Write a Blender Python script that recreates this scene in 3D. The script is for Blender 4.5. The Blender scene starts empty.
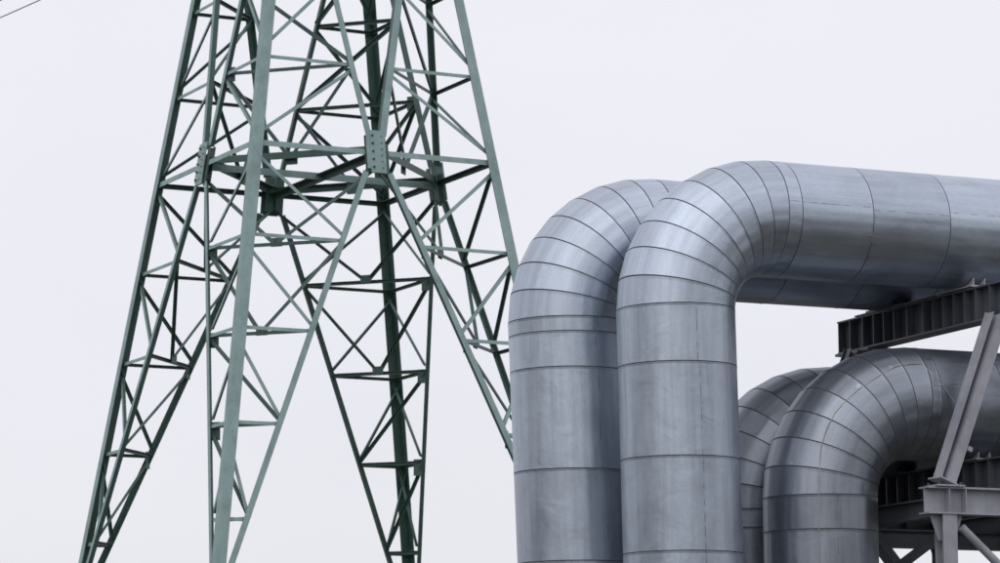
import bpy, math, random
from mathutils import Vector, Matrix
R = math.radians
random.seed(7)
scene = bpy.context.scene
col = scene.collection
CAMH = 1.6

# ------------------------------------------------------------------ helpers
def V(*a): return Vector(a)
def link(o, parent=None):
    col.objects.link(o)
    if parent is not None: o.parent = parent
    return o
def tag(o, label=None, cat=None, group=None, kind=None):
    if label: o['label'] = label
    if cat: o['category'] = cat
    if group: o['group'] = group
    if kind: o['kind'] = kind
    return o
def empty(name, loc):
    o = bpy.data.objects.new(name, None); o.location = loc; o.empty_display_size = .3
    return link(o)

class MB:
    """collects faces; builds one mesh object"""
    def __init__(s): s.v = []; s.f = []; s.m = []; s.sm = []; s.uv = []; s.sh = []
    def face(s, pts, m=0, smooth=False, uv=None, sheet=0.0):
        i = len(s.v); s.v += [tuple(p) for p in pts]; s.f.append(tuple(range(i, i+len(pts))))
        s.m.append(m); s.sm.append(smooth); s.uv.append(uv or [(p[0], p[1]) for p in pts]); s.sh.append(sheet)
    def prism(s, p, q, poly, e, n, mats=None, cap=0):
        """extrude 2D polygon (coords along e,n) from p to q"""
        k = len(poly)
        a = [p + e*x + n*y for x, y in poly]; b = [q + e*x + n*y for x, y in poly]
        L = (q-p).length
        d = (q-p)
        flip = (e.cross(n)).dot(d) < 0
        area = sum(poly[i][0]*poly[(i+1)%k][1]-poly[(i+1)%k][0]*poly[i][1] for i in range(k))
        if area < 0: flip = not flip
        for i in range(k):
            j = (i+1) % k
            w = (a[j]-a[i]).length
            pts = [a[i], a[j], b[j], b[i]]; uv = [(0,0),(w,0),(w,L),(0,L)]
            if flip: pts.reverse(); uv.reverse()
            s.face(pts, mats[i] if mats else 0, uv=uv)
        # caps: split L / I polygons are concave -> ngons are fine
        ca = list(reversed(a)); cb = list(b)
        if flip: ca.reverse(); cb.reverse()
        s.face(ca, cap); s.face(cb, cap)
    def box(s, c, e, n, u, sx, sy, sz, m=0):
        poly = [(-sx/2,-sy/2),(sx/2,-sy/2),(sx/2,sy/2),(-sx/2,sy/2)]
        s.prism(c-u*(sz/2), c+u*(sz/2), poly, e, n, [m]*4, m)
    def cyl(s, p, q, r, seg=10, m=0, smooth=True, r2=None):
        d = (q-p).normalized(); a = d.orthogonal().normalized(); b = d.cross(a)
        r2 = r if r2 is None else r2
        pa = [p+(a*math.cos(t)+b*math.sin(t))*r for t in [2*math.pi*i/seg for i in range(seg)]]
        pb = [q+(a*math.cos(t)+b*math.sin(t))*r2 for t in [2*math.pi*i/seg for i in range(seg)]]
        i0 = len(s.v); s.v += [tuple(x) for x in pa+pb]
        L = (q-p).length
        for i in range(seg):
            j = (i+1) % seg
            s.f.append((i0+i, i0+j, i0+seg+j, i0+seg+i)); s.m.append(m); s.sm.append(smooth); s.sh.append(0)
            u0, u1 = 2*math.pi*r*i/seg, 2*math.pi*r*(i+1)/seg
            s.uv.append([(u0,0),(u1,0),(u1,L),(u0,L)])
        s.face(list(reversed(pa)), m); s.face(pb, m)
    def build(s, name, mats, parent=None):
        me = bpy.data.meshes.new(name)
        org = parent.location if parent is not None and parent.parent is None and parent.type == 'EMPTY' else None
        vv = s.v
        o = bpy.data.objects.new(name, me)
        root = parent
        while root is not None and root.parent is not None: root = root.parent
        if root is not None:
            t = root.location; vv = [(x-t.x, y-t.y, z-t.z) for x, y, z in s.v]
        me.from_pydata(vv, [], s.f)
        for m in (mats if isinstance(mats, (list, tuple)) else [mats]): me.materials.append(m)
        me.polygons.foreach_set('material_index', s.m)
        me.polygons.foreach_set('use_smooth', s.sm)
        ul = me.uv_layers.new(name='UVMap')
        flat = []
        for u in s.uv:
            for a in u: flat += [a[0], a[1]]
        ul.data.foreach_set('uv', flat)
        at = me.attributes.new('sheet', 'FLOAT', 'FACE'); at.data.foreach_set('value', [float(x) for x in s.sh])
        me.update()
        return link(o, parent)

# ------------------------------------------------------------------ materials
def newmat(name):
    m = bpy.data.materials.new(name); m.use_nodes = True
    nt = m.node_tree; b = nt.nodes['Principled BSDF']
    return m, nt, b
def N(nt, t, **kw):
    n = nt.nodes.new(t)
    for k, v in kw.items():
        if k in n.inputs: n.inputs[k].default_value = v
        else: setattr(n, k, v)
    return n
def ramp(nt, src, stops, interp='LINEAR'):
    r = nt.nodes.new('ShaderNodeValToRGB'); r.color_ramp.interpolation = interp
    el = r.color_ramp.elements
    while len(el) < len(stops): el.new(.5)
    for e, (p, c) in zip(el, stops):
        e.position = p; e.color = (c, c, c, 1) if isinstance(c, (int, float)) else (*c, 1)
    nt.links.new(src, r.inputs[0]); return r
def mapping(nt, src, scale, loc=None):
    m = nt.nodes.new('ShaderNodeMapping'); m.inputs['Scale'].default_value = scale
    nt.links.new(src, m.inputs['Vector'])
    if loc is not None: nt.links.new(loc, m.inputs['Location'])
    return m
def noise(nt, vec, scale, detail=4, rough=.55, dist=0):
    n = N(nt, 'ShaderNodeTexNoise', Scale=scale, Detail=detail, Roughness=rough, Distortion=dist)
    nt.links.new(vec, n.inputs['Vector']); return n
def math_(nt, op, a, b=None, clamp=False):
    n = nt.nodes.new('ShaderNodeMath'); n.operation = op; n.use_clamp = clamp
    for i, x in enumerate((a, b)):
        if x is None: continue
        if isinstance(x, (int, float)): n.inputs[i].default_value = x
        else: nt.links.new(x, n.inputs[i])
    return n.outputs[0]
def mixc(nt, fac, a, b, blend='MIX'):
    n = nt.nodes.new('ShaderNodeMix'); n.data_type = 'RGBA'; n.blend_type = blend
    for sock, x in ((n.inputs[0], fac), (n.inputs[6], a), (n.inputs[7], b)):
        if isinstance(x, (int, float)): sock.default_value = x
        elif isinstance(x, tuple): sock.default_value = (*x, 1)
        else: nt.links.new(x, sock)
    return n.outputs[2]

def cladding_material(name, tint, rough, dirt):
    m, nt, b = newmat(name)
    uv = N(nt, 'ShaderNodeUVMap').outputs[0]
    sh = N(nt, 'ShaderNodeAttribute', attribute_name='sheet').outputs['Fac']
    comb = nt.nodes.new('ShaderNodeCombineXYZ')
    nt.links.new(math_(nt, 'MULTIPLY', sh, 37.0), comb.inputs[0]); nt.links.new(math_(nt, 'MULTIPLY', sh, 91.0), comb.inputs[1])
    off = comb.outputs[0]
    # colour: zinc patina clouds, dull streaks along the sheet, spangle
    n1 = noise(nt, mapping(nt, uv, (1.6, 1.0, 1), off).outputs[0], 1.8, 6, .62, .4)
    n2 = noise(nt, mapping(nt, uv, (9, .55, 1), off).outputs[0], 1.5, 5, .6)
    vor = N(nt, 'ShaderNodeTexVoronoi', Scale=85.0); nt.links.new(uv, vor.inputs['Vector'])
    sp = ramp(nt, vor.outputs['Color'], [(0, .95), (1, 1.05)]).outputs[0]
    c1 = ramp(nt, n1.outputs[0], [(.3, .86), (.7, 1.05)]).outputs[0]
    c2 = ramp(nt, n2.outputs[0], [(.32, .86), (.6, 1.03)]).outputs[0]
    shf = math_(nt, 'FRACT', sh); shv = ramp(nt, shf, [(0, .90), (1, 1.06)]).outputs[0]
    c = mixc(nt, 1.0, c1, c2, 'MULTIPLY'); c = mixc(nt, 1.0, c, sp, 'MULTIPLY'); c = mixc(nt, 1.0, c, shv, 'MULTIPLY')
    c = mixc(nt, 1.0, c, tint, 'MULTIPLY')
    # dirt specks and scuffs
    n3 = noise(nt, mapping(nt, uv, (4, 2.2, 1), off).outputs[0], 5, 7, .7)
    d = ramp(nt, n3.outputs[0], [(.62, 0), (.76, dirt)]).outputs[0]
    c = mixc(nt, d, c, (.17, .16, .155))
    n4 = noise(nt, mapping(nt, uv, (6, 9, 1), off).outputs[0], 1.1, 3, .5)
    w = ramp(nt, n4.outputs[0], [(.70, 0), (.74, .22)]).outputs[0]
    c = mixc(nt, w, c, (.72, .73, .74))
    # lengthwise lap joint of every sheet: a thin interrupted dark line
    sep = nt.nodes.new('ShaderNodeSeparateXYZ'); nt.links.new(uv, sep.inputs[0])
    du = math_(nt, 'ABSOLUTE', math_(nt, 'SUBTRACT', sep.outputs[0], math_(nt, 'ADD', math_(nt, 'MULTIPLY', shf, .06), JOINT_U)))
    ln = math_(nt, 'LESS_THAN', du, .005)
    ln = math_(nt, 'MULTIPLY', ln, math_(nt, 'LESS_THAN', sh, 5.0))
    dash = noise(nt, mapping(nt, uv, (.1, 7, 1), off).outputs[0], 1.3, 2, .5)
    ln = math_(nt, 'MULTIPLY', ln, ramp(nt, dash.outputs[0], [(.47, .05), (.55, .5)]).outputs[0])
    c = mixc(nt, ln, c, (.10, .10, .11))
    nt.links.new(c, b.inputs['Base Color'])
    b.inputs['Metallic'].default_value = 1.0
    r = math_(nt, 'ADD', math_(nt, 'MULTIPLY', n1.outputs[0], .22), rough-.11)
    r = math_(nt, 'ADD', r, math_(nt, 'MULTIPLY', d, .3)); r = math_(nt, 'ADD', r, math_(nt, 'MULTIPLY', n2.outputs[0], .08))
    nt.links.new(r, b.inputs['Roughness'])
    # rolled sheet is never round: flats along the sheet and shallow dents
    h1 = noise(nt, mapping(nt, uv, (2.4, .07, 1), off).outputs[0], 1.0, 2, .45)
    h2 = noise(nt, mapping(nt, uv, (2.2, 2.2, 1), off).outputs[0], 1.5, 3, .5, .6)
    h3 = noise(nt, mapping(nt, uv, (30, 3, 1), off).outputs[0], 2, 3, .6)
    hh = math_(nt, 'ADD', math_(nt, 'MULTIPLY', h1.outputs[0], 1.0), math_(nt, 'MULTIPLY', h2.outputs[0], .10))
    hh = math_(nt, 'ADD', hh, math_(nt, 'MULTIPLY', h3.outputs[0], .006))
    bp = N(nt, 'ShaderNodeBump', Strength=1.0, Distance=.055); nt.links.new(hh, bp.inputs['Height'])
    nt.links.new(bp.outputs[0], b.inputs['Normal'])
    return m
JOINT_U = 2.98
M = {}
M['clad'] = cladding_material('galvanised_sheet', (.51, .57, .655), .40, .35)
M['clad_dull_shaded'] = cladding_material('weathered_shaded_sheet', (.325, .355, .405), .42, .5)  # weathered sheet; tint also darkened for the shade under the tall pair
m, nt, b = newmat('seam_sealant'); b.inputs['Base Color'].default_value = (.10, .105, .125, 1); b.inputs['Roughness'].default_value = .8; M['seam'] = m

def paint(name, c, rough, chip=.0, rust=(.13, .075, .045), metal=0.0, var=.25):
    m, nt, b = newmat(name)
    co = N(nt, 'ShaderNodeTexCoord').outputs['Object']
    n1 = noise(nt, co, 2.3, 6, .65)
    n2 = noise(nt, mapping(nt, co, (1, 1, .25)).outputs[0], 14, 5, .7)
    v1 = ramp(nt, n1.outputs[0], [(.3, 1-var), (.7, 1+var*.5)]).outputs[0]
    v2 = ramp(nt, n2.outputs[0], [(.3, .90), (.7, 1.08)]).outputs[0]
    cc = mixc(nt, 1.0, mixc(nt, 1.0, v1, v2, 'MULTIPLY'), c, 'MULTIPLY')
    if chip:
        n3 = noise(nt, co, 9, 8, .75)
        cc = mixc(nt, ramp(nt, n3.outputs[0], [(.66, 0), (.72, chip)]).outputs[0], cc, rust)
    nt.links.new(cc, b.inputs['Base Color'])
    nt.links.new(math_(nt, 'ADD', math_(nt, 'MULTIPLY', n1.outputs[0], .2), rough-.1), b.inputs['Roughness'])
    b.inputs['Metallic'].default_value = metal
    bp = N(nt, 'ShaderNodeBump', Strength=.25, Distance=.004); nt.links.new(n2.outputs[0], bp.inputs['Height']); nt.links.new(bp.outputs[0], b.inputs['Normal'])
    return m
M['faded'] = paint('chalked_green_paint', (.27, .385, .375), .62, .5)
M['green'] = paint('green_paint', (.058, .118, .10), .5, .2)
M['bolt'] = paint('dark_bolt_steel', (.045, .06, .06), .5)
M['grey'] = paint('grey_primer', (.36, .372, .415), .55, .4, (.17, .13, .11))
M['shadegrey'] = paint('shaded_grey_primer', (.11, .12, .14), .5, .3, (.12, .08, .06))  # grey primer with the shade on beams and rear members put into its colour
M['pale'] = paint('pale_steel', (.55, .56, .58), .5)  # paler tone for the front saddle of the tall pair
M['tape'] = paint('silver_tape', (.47, .51, .57), .45, metal=1.0)
M['wire'] = paint('bare_wire', (.42, .41, .39), .45, metal=.6)
M['cable'] = paint('cable_aluminium', (.10, .11, .13), .5, metal=.5)
M['concrete'] = paint('concrete', (.33, .32, .30), .85, .3, (.2, .18, .16))
m, nt, b = newmat('rough_grass')
co = N(nt, 'ShaderNodeTexCoord').outputs['Object']
n1 = noise(nt, co, .09, 8, .7); n2 = noise(nt, co, 3.5, 6, .75)
c = mixc(nt, ramp(nt, n1.outputs[0], [(.4, 0), (.62, 1)]).outputs[0], (.070, .072, .052), (.125, .112, .092))
c = mixc(nt, ramp(nt, n2.outputs[0], [(.3, .0), (.75, .6)]).outputs[0], c, (.05, .05, .038))
nt.links.new(c, b.inputs['Base Color']); b.inputs['Roughness'].default_value = .95
bp = N(nt, 'ShaderNodeBump', Strength=.8, Distance=.12); nt.links.new(n2.outputs[0], bp.inputs['Height']); nt.links.new(bp.outputs[0], b.inputs['Normal'])
M['ground'] = m

# ------------------------------------------------------------------ ground
TK = 60/45.0                       # tower placed 60 m away
TX, TY = -2.4629*TK, 45*TK
BASEZ = 3.95
def ground_z(x, y):
    d = math.hypot(x-TX, y-TY)
    t = min(1, max(0, (24-d)/15.5)); return BASEZ*(t*t*(3-2*t))
def axis_pts():
    a = [-3000, -1500, -800, -400, -200, -100, -60]
    a += [x*1.5 for x in range(-30, 31)]
    a += [60, 100, 200, 400, 800, 1500, 3000]
    return a
xs = axis_pts(); ys = [TY+y for y in axis_pts()]
gm = MB()
me_v = [(x, y, ground_z(x, y)) for y in ys for x in xs]
nx = len(xs)
me_f = [(j*nx+i, j*nx+i+1, (j+1)*nx+i+1, (j+1)*nx+i) for j in range(len(ys)-1) for i in range(nx-1)]
gme = bpy.data.meshes.new('ground'); gme.from_pydata(me_v, [], me_f); gme.materials.append(M['ground'])
for p in gme.polygons: p.use_smooth = True
tag(link(bpy.data.objects.new('ground', gme)), kind='structure')

# ------------------------------------------------------------------ lattice tower
YAW, ZW, HA, TAP, HD, HU, ND, NU, OD, OU = -.3129, 8.4642*TK, 1.8137*TK, .1462, 1.2674*TK, 1.2301*TK, 5.1178, 4.216, .0604*TK, .0574*TK
def corner(k, lev):
    k %= 4
    zr = (HD if lev < 0 else HU)*lev
    h = (HA - TAP*zr)*math.sqrt(2); a = YAW + k*math.pi/2
    return V(TX - h*math.cos(a), TY - h*math.sin(a), ZW + zr + CAMH)
def mid(k): return (corner(k, 0)+corner(k+1, 0))/2
def brace(k, j, lev):
    n = ND if lev < 0 else NU
    e = (corner(j, 0)-mid(k)).normalized(); m = mid(k)+e*(OD if lev < 0 else OU)
    s = abs(lev)/n
    return m.lerp(corner(j, -ND if lev < 0 else NU), s)
def fnorm(k):
    a, b_, c_ = corner(k, 0), corner(k+1, 0), corner(k, -4)
    n = (b_-a).cross(c_-a).normalized()
    if n.dot(mid(k)-V(TX, TY, mid(k).z)) < 0: n = -n
    return n
FN = [fnorm(k) for k in range(4)]
TOPLEV = 9
tower = empty('lattice_tower', (TX, TY, BASEZ))
tag(tower, 'green steel lattice power pylon with four spread legs, left of the silver pipes', 'pylon')
jit = [0]
def angle_bar(mb, p, q, nrm, w, t, depth, w2=None, toward=None):
    """L section: one flange in the plane with outward normal nrm (sunk by depth), other flange pointing inward"""
    d = (q-p).normalized(); n = (nrm - d*nrm.dot(d)).normalized()
    e = d.cross(n).normalized()
    if e.z > 0: e = -e           # e points downwards / outwards
    if toward is not None and e.dot(toward) < 0: e = -e
    w2 = w2 or w*.9
    jit[0] = (jit[0]*7+3) % 11
    o = -n*(depth + jit[0]*.0011)
    poly = [(-w/2, 0), (w/2, 0), (w/2, -t), (-w/2+t, -t), (-w/2+t, -w2), (-w/2, -w2)]
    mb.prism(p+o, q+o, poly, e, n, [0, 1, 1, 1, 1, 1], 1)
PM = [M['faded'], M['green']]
def bar(name, p, q, nrm, w, depth, t=.012, w2=None, toward=None):
    mb = MB(); angle_bar(mb, p, q, nrm, w, t, depth, w2, toward); return mb.build(name, PM, tower)
LT = .02
for k in range(4):
    # leg: L section with its heel on the corner line
    mb = MB()
    p, q = corner(k, -6.2), corner(k, TOPLEV)
    d = (q-p).normalized()
    e1 = (corner(k+1, 0)-corner(k, 0)).normalized(); e2 = (corner(k-1, 0)-corner(k, 0)).normalized()
    e1 = (e1-d*e1.dot(d)).normalized(); e2 = (e2-d*e2.dot(d)).normalized()
    w = .192
    poly = [(0, 0), (w, 0), (w, LT), (LT, LT), (LT, w), (0, w)]
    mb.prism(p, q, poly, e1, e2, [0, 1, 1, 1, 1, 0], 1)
    mb.build('leg', PM, tower)
    mb = MB(); f0 = corner(k, -5.75); zz = ground_z(f0.x, f0.y)
    c0 = V(f0.x, f0.y, 0)
    mb.prism(V(f0.x, f0.y, zz-.4), V(f0.x, f0.y, zz+.16), [(-.55, -.55), (.55, -.55), (.55, .55), (-.55, .55)], e1.to_2d().to_3d().normalized(), e2.to_2d().to_3d().normalized())
    mb.build('footing', M['concrete'], tower)
LW = list(range(-4, 0)); UP = [1, 2, 3]
def inset(a, b_, da, db):
    d = (b_-a).normalized(); return a+d*da, b_-d*db
for k in range(4):
    n = FN[k]
    # big gusset plates at mid waist
    m0 = mid(k); e = (corner(k+1, 0)-corner(k, 0)).normalized(); up = n.cross(e).normalized()
    if up.z < 0: up = -up
    g = MB()
    g.box(m0+n*.012+up*.0, e, n, up, .30, .018, .80)
    g.box(m0+n*.006-e*.17+up*.03, e, n, up, .10, .016, .72)
    g.box(m0-n*.036+up*-.10, e, n, up, .46, .016, .56, 1)
    g.box(m0-n*.15+e*.10, e, n, up, .16, .016, .66, 1)
    g.box(m0-n*.15-e*.10, e, n, up, .16, .016, .70, 1)
    gp = g.build('gusset_plate', PM, tower)
    bn = 0
    for cx, rr, nb, mt in ((-.10, .021, 5, 'bolt'), (.075, .013, 6, 'faded')):
        for i in range(nb):
            bm = MB(); c0 = m0+n*.021+e*cx+up*(-.30+.60*i/(nb-1))
            bm.cyl(c0, c0+n*.028, rr, 6, 0, False); bm.cyl(c0+n*.028, c0+n*.045, rr*.55, 8)
            bm.build('bolt', M[mt], gp)
    for j in (k, (k+1) % 4):
        ej = (corner(j, 0)-m0).normalized()
        s = -1 if j == k else 1
        a = brace(k, j, -.22); bar('main_brace', a, brace(k, j, -4.95), n, .11, LT+.006, .014, .085, ej)
        a = brace(k, j, .20); bar('upper_brace', a, brace(k, j, 4.1), n, .135 if j != k else .11, LT+.006, .014)
        p, q = inset(m0, corner(j, 0), .05, .02); bar('waist_beam', p, q, n, .10, LT+.024, .012, .10)
        for l in LW+UP:
            p, q = inset(brace(k, j, l), corner(j, l), .035, .03)
            bar('cross_bar', p, q, n, .065, LT+.042, .009)
        for l in range(0, -5, -1):
            l2 = l-1 if l > -4 else -4.8
            if l == -4: continue
            p, q = inset(corner(j, l-.06), brace(k, j, l2+.06), .06, .03)
            bar('face_diagonal', p, q, n, .065, LT+.058, .009)
        for l in range(0, 3):
            p, q = inset(corner(j, l+.06), brace(k, j, l+1-.06), .06, .0)
            bar('face_diagonal', p, q, n, .065, LT+.058, .009)
    # body above the braces: X panels (above the frame)
    for l in (4, 6):
        bar('body_diagonal', corner(k, l+.1), corner(k+1, l+1.9), n, .09, LT+.02)
        bar('body_diagonal', corner(k+1, l+.1), corner(k, l+1.9), n, .09, LT+.045)
    for l in (4, 6, 8):
        p, q = inset(corner(k, l), corner(k+1, l), .05, .05); bar('body_beam', p, q, n, .09, LT+.06)
DN = V(0, 0, -1)
def tie(name, p, q, nrm, w=.065, da=.06, db=.06):
    p, q = inset(p, q, da, db); mb = MB(); angle_bar(mb, p, q, nrm, w, .009, .05, None); return mb.build(name, [M['green'], M['green']], tower)
def node_plate(p, n, e, sx, sz, mat=1):
    up = n.cross(e).normalized(); mb = MB(); mb.box(p, e, n, up, sx, .012, sz, 0)
    return mb.build('node_plate', M['green'] if mat else M['faded'], tower)
for j in range(4):
    kp, kn = (j-1) % 4, j
    rad = (corner(j, 0)-V(TX, TY, ZW+CAMH)).normalized()     # outward along the corner
    br = lambda k, l: brace(k, j, l)
    for l in LW+UP:
        tie('inner_tie', br(kp, l), br(kn, l), rad)
    wm = (mid(kp)+mid(kn))/2
    for l, A, B in ((-1, mid(kp)+V(0, 0, -.25), mid(kn)+V(0, 0, -.25)), (-2, br(kp, -1), br(kn, -1))):
        mm = (br(kp, l)+br(kn, l))/2
        tie('inner_diagonal', mm, A, rad); tie('inner_diagonal', mm, B, rad)
        e = (br(kn, l)-br(kp, l)).normalized()
        node_plate(mm+V(0, 0, .05)-rad*.14, rad, e, .22, .16)
    for l in (-2, -3):
        tie('inner_diagonal', br(kp, l), br(kn, l-1), rad)
    tie('inner_diagonal', wm, br(kp, 1), rad); tie('inner_diagonal', wm, br(kn, 1), rad)
    e = (mid(kn)-mid(kp)).normalized(); node_plate(wm-rad*.12+V(0, 0, .02), rad, e, .24, .24)
    for l in (1, 2):
        tie('inner_diagonal', br(kn, l), br(kp, l+1), rad, .075)
    # plan bracing of the waist
    a, b_ = inset(mid(kp), mid(kn), .10, .10)
    mb = MB(); angle_bar(mb, a+V(0, 0, .06), b_+V(0, 0, .06), rad, .13, .012, .02, .13); mb.build('plan_brace', [M['green'], M['green']], tower)
    # small plates where the ties meet the braces
    for l in (-1, -2, -3, 1):
        p0 = br(kp, l); e = (br(kn, l)-p0).normalized(); pn = e.cross(V(0, 0, 1)).normalized()
        node_plate(p0+e*.14+V(0, 0, -.09 if l < 0 else -.02)-rad*.05, pn, e, .17, .27 if l != -3 else .32)
for k in (0, 1):
    a, b_ = inset(mid(k), mid(k+2), .1, .1)
    mb = MB(); angle_bar(mb, a+V(0, 0, -.04-.03*k), b_+V(0, 0, -.04-.03*k), FN[k+1].to_2d().to_3d().normalized(), .13, .012, .0, .13)
    mb.build('plan_brace', [M['faded' if k == 0 else 'green'], M['green']], tower)

# ------------------------------------------------------------------ pipes
PHI = .4281; PX, PY, PH = 1.8714, 33.878, 5.9207+CAMH
Dv = V(math.cos(PHI), math.sin(PHI), 0); Nv = V(-math.sin(PHI), math.cos(PHI), 0); Zv = V(0, 0, 1)
def W(s, t, h): return V(PX, PY, 0)+Nv*s+Dv*t+Zv*(h+CAMH)
SEG = 96
def pipe(name, s, t, h, r, rb, label, clad, risers, runs, ngore, drop, lean=0.0, L=14.0, yawfix=0.0):
    root = empty(name, W(s, t, -CAMH)); tag(root, label, 'pipe', 'sheet metal clad pipes')
    dv = (Matrix.Rotation(yawfix, 3, 'Z') @ Dv) - Zv*drop
    base = W(s, t, h)
    nrm = Nv
    cen = base + dv*rb - Zv*rb                         # centre of the bend
    def ring(c, u, rad):                               # u: outward (extrados) unit vector
        return [c+(u*math.cos(a)+nrm*math.sin(a))*rad for a in [2*math.pi*i/SEG for i in range(SEG+1)]]
    def strip(mb, A, B, v0, v1, sheet, m=0):
        i0 = len(mb.v); mb.v += [tuple(x) for x in A[:-1]+B[:-1]]
        for i in range(SEG):
            j = (i+1) % SEG
            mb.f.append((i0+i, i0+SEG+i, i0+SEG+j, i0+j)); mb.m.append(m); mb.sm.append(True); mb.sh.append(sheet)
            u0, u1 = 2*math.pi*r*i/SEG, 2*math.pi*r*(i+1)/SEG
            mb.uv.append([(u0, v0), (u0, v1), (u1, v1), (u1, v0)])
    class ST:
        v = 0
    def sheet_piece(mb, c0, c1, u0, u1, f=0.0, lip=True):
        """one sheet from station 0 to station 1, bead and dark groove at its end"""
        sh = random.random() + (0 if lip else 10); v0 = ST.v; L_ = (c1-c0).length; ST.v += L_
        rr = r*(1+random.uniform(-.0015, .0015))
        def at(x, rad):
            x = max(0, min(1, x)); cc = c0.lerp(c1, x); uu = u0.lerp(u1, x).normalized(); return ring(cc, uu, rad)
        g = .0105/max(L_, .05); b_ = .022/max(L_, .05)
        st = [(0, rr), (1-b_-g, rr), (1-g, rr+.0022)]
        for (x0, r0), (x1, r1) in zip(st, st[1:]): strip(mb, at(x0, r0), at(x1, r1), v0+x0*L_, v0+x1*L_, sh)
        strip(mb, at(1-g, rr+.0022), at(1-g, r-.006), v0, v0+.01, sh, 1)
        strip(mb, at(1-g, r-.006), at(1, r-.006), v0, v0+.01, sh, 1)
        strip(mb, at(1, r-.006), at(1, r), v0, v0+.01, sh, 1)
    mats = [clad, M['seam']]
    # riser, from the ground up
    mb = MB(); out = -dv.normalized(); out = V(out.x, out.y, 0).normalized()
    zt = h-rb
    zs = [-1.9]; 
    levels = sorted([zt-x for x in risers])
    zs = [levels[0]-.97*i for i in range(1, 9)][::-1]+levels
    zs = [z for z in zs if z > -CAMH-.3]+[zt]
    for z0, z1 in zip(zs, zs[1:]):
        sheet_piece(mb, W(s, t+lean*(zt-z0), z0), W(s, t+lean*(zt-z1), z1), out, out)
    mb.build('riser', mats, root)
    # elbow of straight gores
    mb = MB()
    for i in range(ngore):
        a0, a1 = math.pi/2*i/ngore, math.pi/2*(i+1)/ngore
        U = lambda a: (out*math.cos(a)+Zv*math.sin(a)).normalized()
        sheet_piece(mb, cen+U(a0)*rb, cen+U(a1)*rb, U(a0), U(a1), lip=False)
    mb.build('elbow', mats, root)
    mb = MB()
    xs_ = [0]+list(runs); 
    while xs_[-1] < L: xs_.append(xs_[-1]+.97)
    top0 = cen+Zv*rb
    for x0, x1 in zip(xs_, xs_[1:]):
        sheet_piece(mb, top0+dv*x0, top0+dv*x1, Zv, Zv)
    mb.build('horizontal_run', mats, root)
    return root
H2 = PH-CAMH
p1 = pipe('clad_pipe', 0, -.045, H2+.02, .62,  1.04, 'front pipe of the taller pair, broad silver arch rising in the middle', M['clad'], [.60, 1.57], [.16, 1.02, 1.97], 8, .0, .018)
p2 = pipe('clad_pipe', 1.517, -.565, H2+.015, .645, 1.0, 'leftmost silver pipe, its arch standing just behind the front tall pipe', M['clad'], [.16, .54, 1.62], [.5, 1.45], 8, .0, .036)
p3 = pipe('clad_pipe', 0, 1.64, H2-1.885, .605, 1.05, 'front pipe of the lower pair, dark grey elbow bending under the ribbed beam', M['clad_dull_shaded'], [.36, .75], [.12, .9], 8, .0)
p4 = pipe('clad_pipe', 1.517, 1.574, H2-1.92, .605, 1.05, 'lower dark pipe mostly hidden between the tall front pipe and the other low elbow', M['clad_dull_shaded'], [.2, .6, 1.5], [.3, 1.2], 8, .0)

# lacing wire lying over the low elbow, and a patch of bright tape on the tall pipe
wp = [(3.280, 33.950, 3.6), (3.287, 33.954, 4.177), (3.293, 33.955, 4.467), (3.299, 33.961, 4.748), (3.331, 33.997, 5.076), (3.401, 34.032, 5.278), (3.493, 34.086, 5.441), (3.616, 34.134, 5.573), (3.751, 34.19, 5.695),
      (3.954, 34.282, 5.832), (4.172, 34.407, 5.964), (4.319, 34.474, 5.998), (4.472, 34.542, 6.009), (4.597, 34.508, 5.877), (4.72, 34.513, 5.716), (4.83, 34.52, 5.56), (4.90, 34.53, 5.40)]
mb = MB()
for a, b_ in zip(wp, wp[1:]): mb.cyl(V(*a), V(*b_), .0055, 6)
mb.build('lacing_wire', M['wire'], p3)
tp = [V(3.883, 34.166, 7.332), V(3.96, 34.188, 7.373), V(4.034, 34.221, 7.378), V(4.028, 34.238, 7.316), V(4.018, 34.262, 7.255), V(3.925, 34.210, 7.268)]
def on_pipe(x, rad):                            # lift a point onto the skin of the tall pipe
    a0 = W(0, 0, H2+.02); c_ = a0+Dv*(x-a0).dot(Dv); return c_+(x-c_).normalized()*rad
tp = [on_pipe(x, .6225) for x in tp]; tc_ = on_pipe(V(3.965, 34.205, 7.325), .6235); off = V(0, 0, 0)
mb = MB()
for a, b_ in zip(tp, tp[1:]+tp[:1]): mb.face([tc_, b_, a]); mb.face([a, b_, on_pipe(b_, .610), on_pipe(a, .610)])
mb.build('tape_patch', M['tape'], p1)

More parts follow.
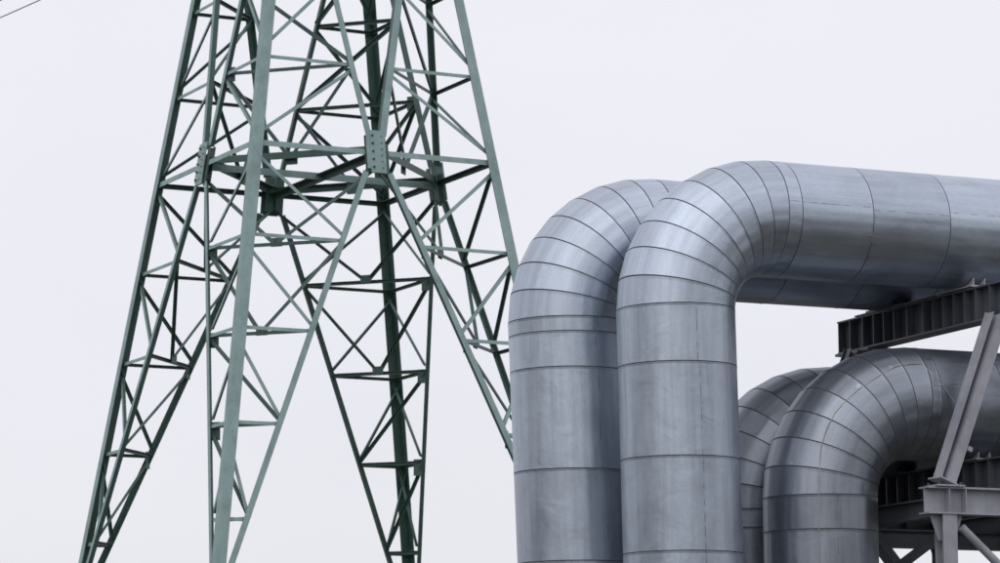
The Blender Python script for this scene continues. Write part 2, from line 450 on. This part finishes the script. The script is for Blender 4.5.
# ------------------------------------------------------------------ steel trestle under the pipes
trestle = empty('steel_trestle', W(.8, 3.49, -CAMH))
tag(trestle, 'grey steel trestle of ribbed beams, raking struts and braces carrying the pipes', 'trestle')
def ibeam_poly(w, hgt, tf, tw):
    return [(-w/2, -hgt/2), (w/2, -hgt/2), (w/2, -hgt/2+tf), (tw/2, -hgt/2+tf), (tw/2, hgt/2-tf), (w/2, hgt/2-tf),
            (w/2, hgt/2), (-w/2, hgt/2), (-w/2, hgt/2-tf), (-tw/2, hgt/2-tf), (-tw/2, -hgt/2+tf), (-w/2, -hgt/2+tf)]
def ibeam(name, p, q, w, hgt, mat, side=None, ribs=(), tf=.018, tw=.012, parent=None):
    """w along side, depth along the remaining axis; ribs: distances along the beam"""
    d = (q-p).normalized()
    side = (side - d*side.dot(d)).normalized(); up = side.cross(d).normalized()
    if up.z < 0: up = -up
    mb = MB(); mb.prism(p, q, ibeam_poly(w, hgt, tf, tw), side, up)
    for x in ribs:
        c = p+d*x
        for sg in (-1, 1):
            mb.box(c+side*sg*(w/4+tw/4-.001), side, d, up, w/2-tw/2-.008, .012, hgt-2*tf+.002)
    return mb.build(name, mat, parent or trestle)
def ch(s, t, h): return W(s, t, h)
TT = 3.49; top1 = H2-.63
# upper transverse beam
ibeam('cross_beam', ch(2.53, TT, top1-.19), ch(-1.15, TT, top1-.19), .22, .38, M['shadegrey'], Dv, [.02, .28, .56, .80, 1.02, 1.24, 1.52, 1.86, 2.06, 2.27, 2.48, 2.70, 2.92, 3.2, 3.45])
# packing plate on the left part of the beam and saddles
mb = MB(); mb.box(ch(1.25, TT, top1+.008), Nv, Dv, Zv, 1.7, .26, .014); mb.build('packing_plate', M['shadegrey'], trestle)
mb = MB(); mb.box(ch(2.15, TT, top1-.396), Nv, Dv, Zv, .74, .30, .028); mb.build('bearing_plate', M['shadegrey'], trestle)
def saddle(s, h, r, top, mat):
    mb = MB(); z0 = h-r
    for sg in (-1, 1):
        # curved cradle cheeks
        pts = []
        for i in range(9):
            a = R(-32+8*i); pts.append((math.sin(a)*(r+.012), -math.cos(a)*(r+.012)+h))
        poly = [(x, z) for x, z in pts]+[(pts[-1][0], top), (pts[0][0], top)]
        mb.prism(ch(s, TT+sg*.07-.006, 0), ch(s, TT+sg*.07+.006, 0), poly, Nv, Zv)
    mb.box(ch(s, TT, top+.009), Nv, Dv, Zv, .70, .24, .016)
    return mb.build('saddle', mat, trestle)
saddle(0, H2, .60, top1+.012, M['pale']); saddle(1.517, H2-.01, .64, top1+.018, M['shadegrey'])
# lower transverse beam sits on the girders
gtop = 3.06; 
ibeam('cross_beam', ch(2.25, TT, gtop+.185), ch(-1.15, TT, gtop+.185), .22, .36, M['shadegrey'], Dv, [.02, .25, .48, .72, .95, 1.2, 1.5, 1.8, 2.05, 2.3, 2.55, 2.8, 3.1, 3.3])
saddle(0, H2-1.885, .605, gtop+.368, M['grey']); saddle(1.517, H2-1.90, .605, gtop+.366, M['shadegrey'])
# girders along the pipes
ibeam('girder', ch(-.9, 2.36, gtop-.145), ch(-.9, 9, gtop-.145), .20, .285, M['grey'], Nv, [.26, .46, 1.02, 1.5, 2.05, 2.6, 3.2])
ibeam('girder', ch(2.2, 2.0, gtop-.145), ch(2.2, 9, gtop-.145), .20, .285, M['shadegrey'], Nv, [.3, .8, 1.4, 2.0, 2.6])
# raking struts
for sN, mat in ((-.9, M['grey']), (2.05, M['shadegrey'])):
    for tb, tt in ((2.64, 3.36), (4.40, 3.64)):
        p, q = ch(sN, tb, gtop+.02), ch(sN, tt, top1-.412 if sN > 0 else top1-.385)
        d = (q-p).normalized()
        side = Nv.cross(d)
        e_ = side.normalized()
        if e_.dot(Dv) < 0: e_ = -e_
        mb = MB()                                   # front plate, recessed web, wider back flange
        poly = [(-.052, -.095), (.052, -.095), (.052, -.083), (-.026, -.083), (-.026, .083), (.052, .083), (.052, .095), (-.128, .095), (-.128, .083), (-.103, .083), (-.103, -.03), (-.093, -.03), (-.093, .083), (-.038, .083), (-.038, -.083), (-.052, -.083)]
        mb.prism(p, q, poly, e_, Nv); st = mb.build('strut', mat, trestle)
        d = (q-p).normalized(); mb = MB(); c_ = p+d*.44+e_*.085-Nv*.08; mb.box(c_, e_, Nv, d, .05, .06, .05); mb.build('clip', mat, st)
        mb = MB()
        mb.box(p+d*.018-e_*.03, e_, Nv, Nv.cross(e_), .26, .26, .016); mb.build('foot_plate', mat, st)
    for tb in (2.62, 4.42):
        mb = MB(); mb.box(ch(sN, tb, gtop+.009), Nv, Dv, Zv, .26, .34, .016); bpl = mb.build('base_plate', mat, trestle)
        for sx in (-.10, .10):
            for sy in (-.135, .135):
                mb = MB(); c_ = ch(sN, tb, gtop+.017)+Nv*sx+Dv*sy; mb.cyl(c_, c_+Zv*.03, .02, 6, 0, False); mb.build('bolt', M['bolt'], bpl)
        ibeam('column', ch(sN, tb, -CAMH-.1), ch(sN, tb, gtop-.292), .17, .17, mat, Dv, [])
        mb = MB(); mb.box(ch(sN, tb, -CAMH+.1), Nv, Dv, Zv, .7, .7, .5); mb.build('footing', M['concrete'], trestle)
        mb = MB(); mb.prism(ch(sN-.012, tb, 0), ch(sN+.0, tb, 0), [(-.20, gtop-.292), (.20, gtop-.292), (.10, gtop-.56), (-.10, gtop-.56)], Dv, Zv); mb.build('column_gusset', mat, trestle)
# round front brace between the columns
mb = MB(); mb.cyl(ch(-.95, 2.78, gtop-.42), ch(-.95, 4.3, gtop-1.72), .045, 16); mb.build('tube_brace', M['grey'], trestle)
mb = MB(); mb.cyl(ch(-.90, 4.30, gtop-.45), ch(-.90, 2.72, gtop-1.75), .04, 16); mb.build('tube_brace', M['shadegrey'], trestle)
def strap(name, p, q, w, nrm, mat):
    mb = MB(); angle_bar(mb, p, q, nrm, w, .012, 0, w); return mb.build(name, [mat, mat], trestle)
for tb in (2.62, 4.42):
    strap('sway_brace', ch(1.3, tb+.1, gtop-.02), ch(-.85, tb+.1, gtop-1.72), .12, -Dv, M['shadegrey'])
    strap('sway_brace', ch(-.8, tb+.13, gtop-.40), ch(2.4, tb+.13, gtop-1.45), .12, -Dv, M['shadegrey'])
    ibeam('tie_beam', ch(2.34, tb+.0, gtop-.2), ch(-.78, tb, gtop-.2), .14, .20, M['shadegrey'], Dv, [])
ibeam('tie_beam', ch(.9, 2.4, gtop-.40), ch(.9, 8, gtop-.40), .15, .2, M['shadegrey'], Nv, [])

# ------------------------------------------------------------------ overhead wires
F = 3278.5; TH, RO = .1529, .0063
def ray(x, y, dist):
    u, v = x-500, 281.5-y
    uu, vv = u*math.cos(-RO)-v*math.sin(-RO), u*math.sin(-RO)+v*math.cos(-RO)
    d = V(uu/F, math.cos(TH)-vv/F*math.sin(TH), math.sin(TH)+vv/F*math.cos(TH))
    return V(0, 0, CAMH)+d*dist
for (a, b_, nm) in (((-900, 418), (480, -196), 'thin dark overhead wire crossing the upper left corner of the sky'), ((-900, 402), (480, -214), 'second overhead wire barely entering at the extreme upper left corner')):
    mb = MB(); mb.cyl(ray(*a, 70), ray(*b_, 62), .011, 8)
    o = mb.build('overhead_wire', M['cable']); tag(o, nm, 'wire', 'overhead wires')

# ------------------------------------------------------------------ unseen woods either side, added for the pipes to mirror as dark bands
m, nt, b = newmat('added_foliage'); co = N(nt, 'ShaderNodeTexCoord').outputs['Object']; n1 = noise(nt, co, .4, 4, .6)
nt.links.new(mixc(nt, n1.outputs[0], (.025, .038, .02), (.07, .085, .04)), b.inputs['Base Color']); b.inputs['Roughness'].default_value = .9
M['added_wood'] = m
def added_wood(x0, y0, x1, y1, dep, hmin, hmax, n):
    rnd = random.Random(int(x0*7+y1)); mb = MB(); a = V(x0, y0, 0); d = V(x1-x0, y1-y0, 0); nn = V(-d.y, d.x, 0).normalized()
    for i in range(n):
        c = a+d*rnd.random()+nn*rnd.uniform(-dep, dep); h = rnd.uniform(hmin, hmax); rr = rnd.uniform(1.8, 3.4)
        mb.cyl(c, c+V(0, 0, h*.8), .22, 5, 0, False, .08)
        for k in range(170):
            t_ = rnd.random()**.8; w_ = rr*math.sin(math.pi*min(1, .12+t_*.86))
            a_ = rnd.random()*6.283; q = c+V(math.cos(a_)*w_*rnd.random()**.4, math.sin(a_)*w_*rnd.random()**.4, h*(.15+.85*t_))
            u = V(rnd.gauss(0, 1), rnd.gauss(0, 1), rnd.gauss(0, 1)).normalized(); v_ = u.orthogonal().normalized(); sz = rnd.uniform(.35, .8)
            mb.face([q+u*sz, q+v_*sz*.8, q-u*sz*.9, q-v_*sz*.7])
    return tag(mb.build('added_wood', M['added_wood']), 'dark leafy trees added out of view for the pipes to reflect', 'added_wood', kind='stuff')
added_wood(-62, -20, -58, 36, 6, 12, 19, 40)
added_wood(34, -45, 62, 10, 6, 10, 16, 40)

# ------------------------------------------------------------------ camera
cam = bpy.data.cameras.new('camera'); co_ = bpy.data.objects.new('camera', cam); col.objects.link(co_)
cam.sensor_width = 36; cam.lens = 36*F/1000; cam.clip_end = 8000; cam.clip_start = .1
co_.matrix_world = Matrix.Translation((0, 0, CAMH)) @ Matrix.Rotation(math.pi/2+TH, 4, 'X') @ Matrix.Rotation(-RO, 4, 'Z')
cam.dof.use_dof = True; cam.dof.focus_distance = 34; cam.dof.aperture_fstop = 5.6
scene.camera = co_

# ------------------------------------------------------------------ overcast sky and veiled sun
w = bpy.data.worlds.new('World'); scene.world = w; w.use_nodes = True
nt = w.node_tree; bg = nt.nodes['Background']
SUN_EL, SUN_AZ = 48, 200          # degrees; azimuth clockwise from +Y: behind the camera, a little to the left
sky = nt.nodes.new('ShaderNodeTexSky'); sky.sky_type = 'NISHITA'; sky.sun_disc = False
sky.sun_elevation = R(SUN_EL); sky.sun_rotation = R(SUN_AZ)
tc = N(nt, 'ShaderNodeTexCoord').outputs['Generated']
sep = nt.nodes.new('ShaderNodeSeparateXYZ'); nt.links.new(tc, sep.inputs[0])
cl = noise(nt, mapping(nt, tc, (1, 1, 2.2)).outputs[0], 2.2, 5, .5)
lum = ramp(nt, sep.outputs[2], [(0.0, .80), (.08, .86), (.30, .92), (1.0, 1.0)]).outputs[0]
clv = ramp(nt, cl.outputs[0], [(.3, .945), (.7, 1.04)]).outputs[0]
ov = mixc(nt, 1.0, lum, clv, 'MULTIPLY'); ov = mixc(nt, 1.0, ov, (10.2, 10.12, 10.75), 'MULTIPLY')
c = mixc(nt, .90, sky.outputs[0], ov)
nt.links.new(c, bg.inputs['Color']); bg.inputs['Strength'].default_value = .1
sl = bpy.data.lights.new('sun', 'SUN'); sl.energy = .6; sl.angle = R(70); sl.color = (1, .97, .93)
so = bpy.data.objects.new('sun', sl); col.objects.link(so)
az, el = R(SUN_AZ), R(SUN_EL)
sd = V(math.sin(az)*math.cos(el), math.cos(az)*math.cos(el), math.sin(el))
so.rotation_euler = sd.to_track_quat('Z', 'Y').to_euler(); so.location = (0, 0, 40)

vs = scene.view_settings; vs.view_transform = 'Standard'; vs.look = 'None'; vs.exposure = 0; vs.gamma = 1; vs.use_curve_mapping = False
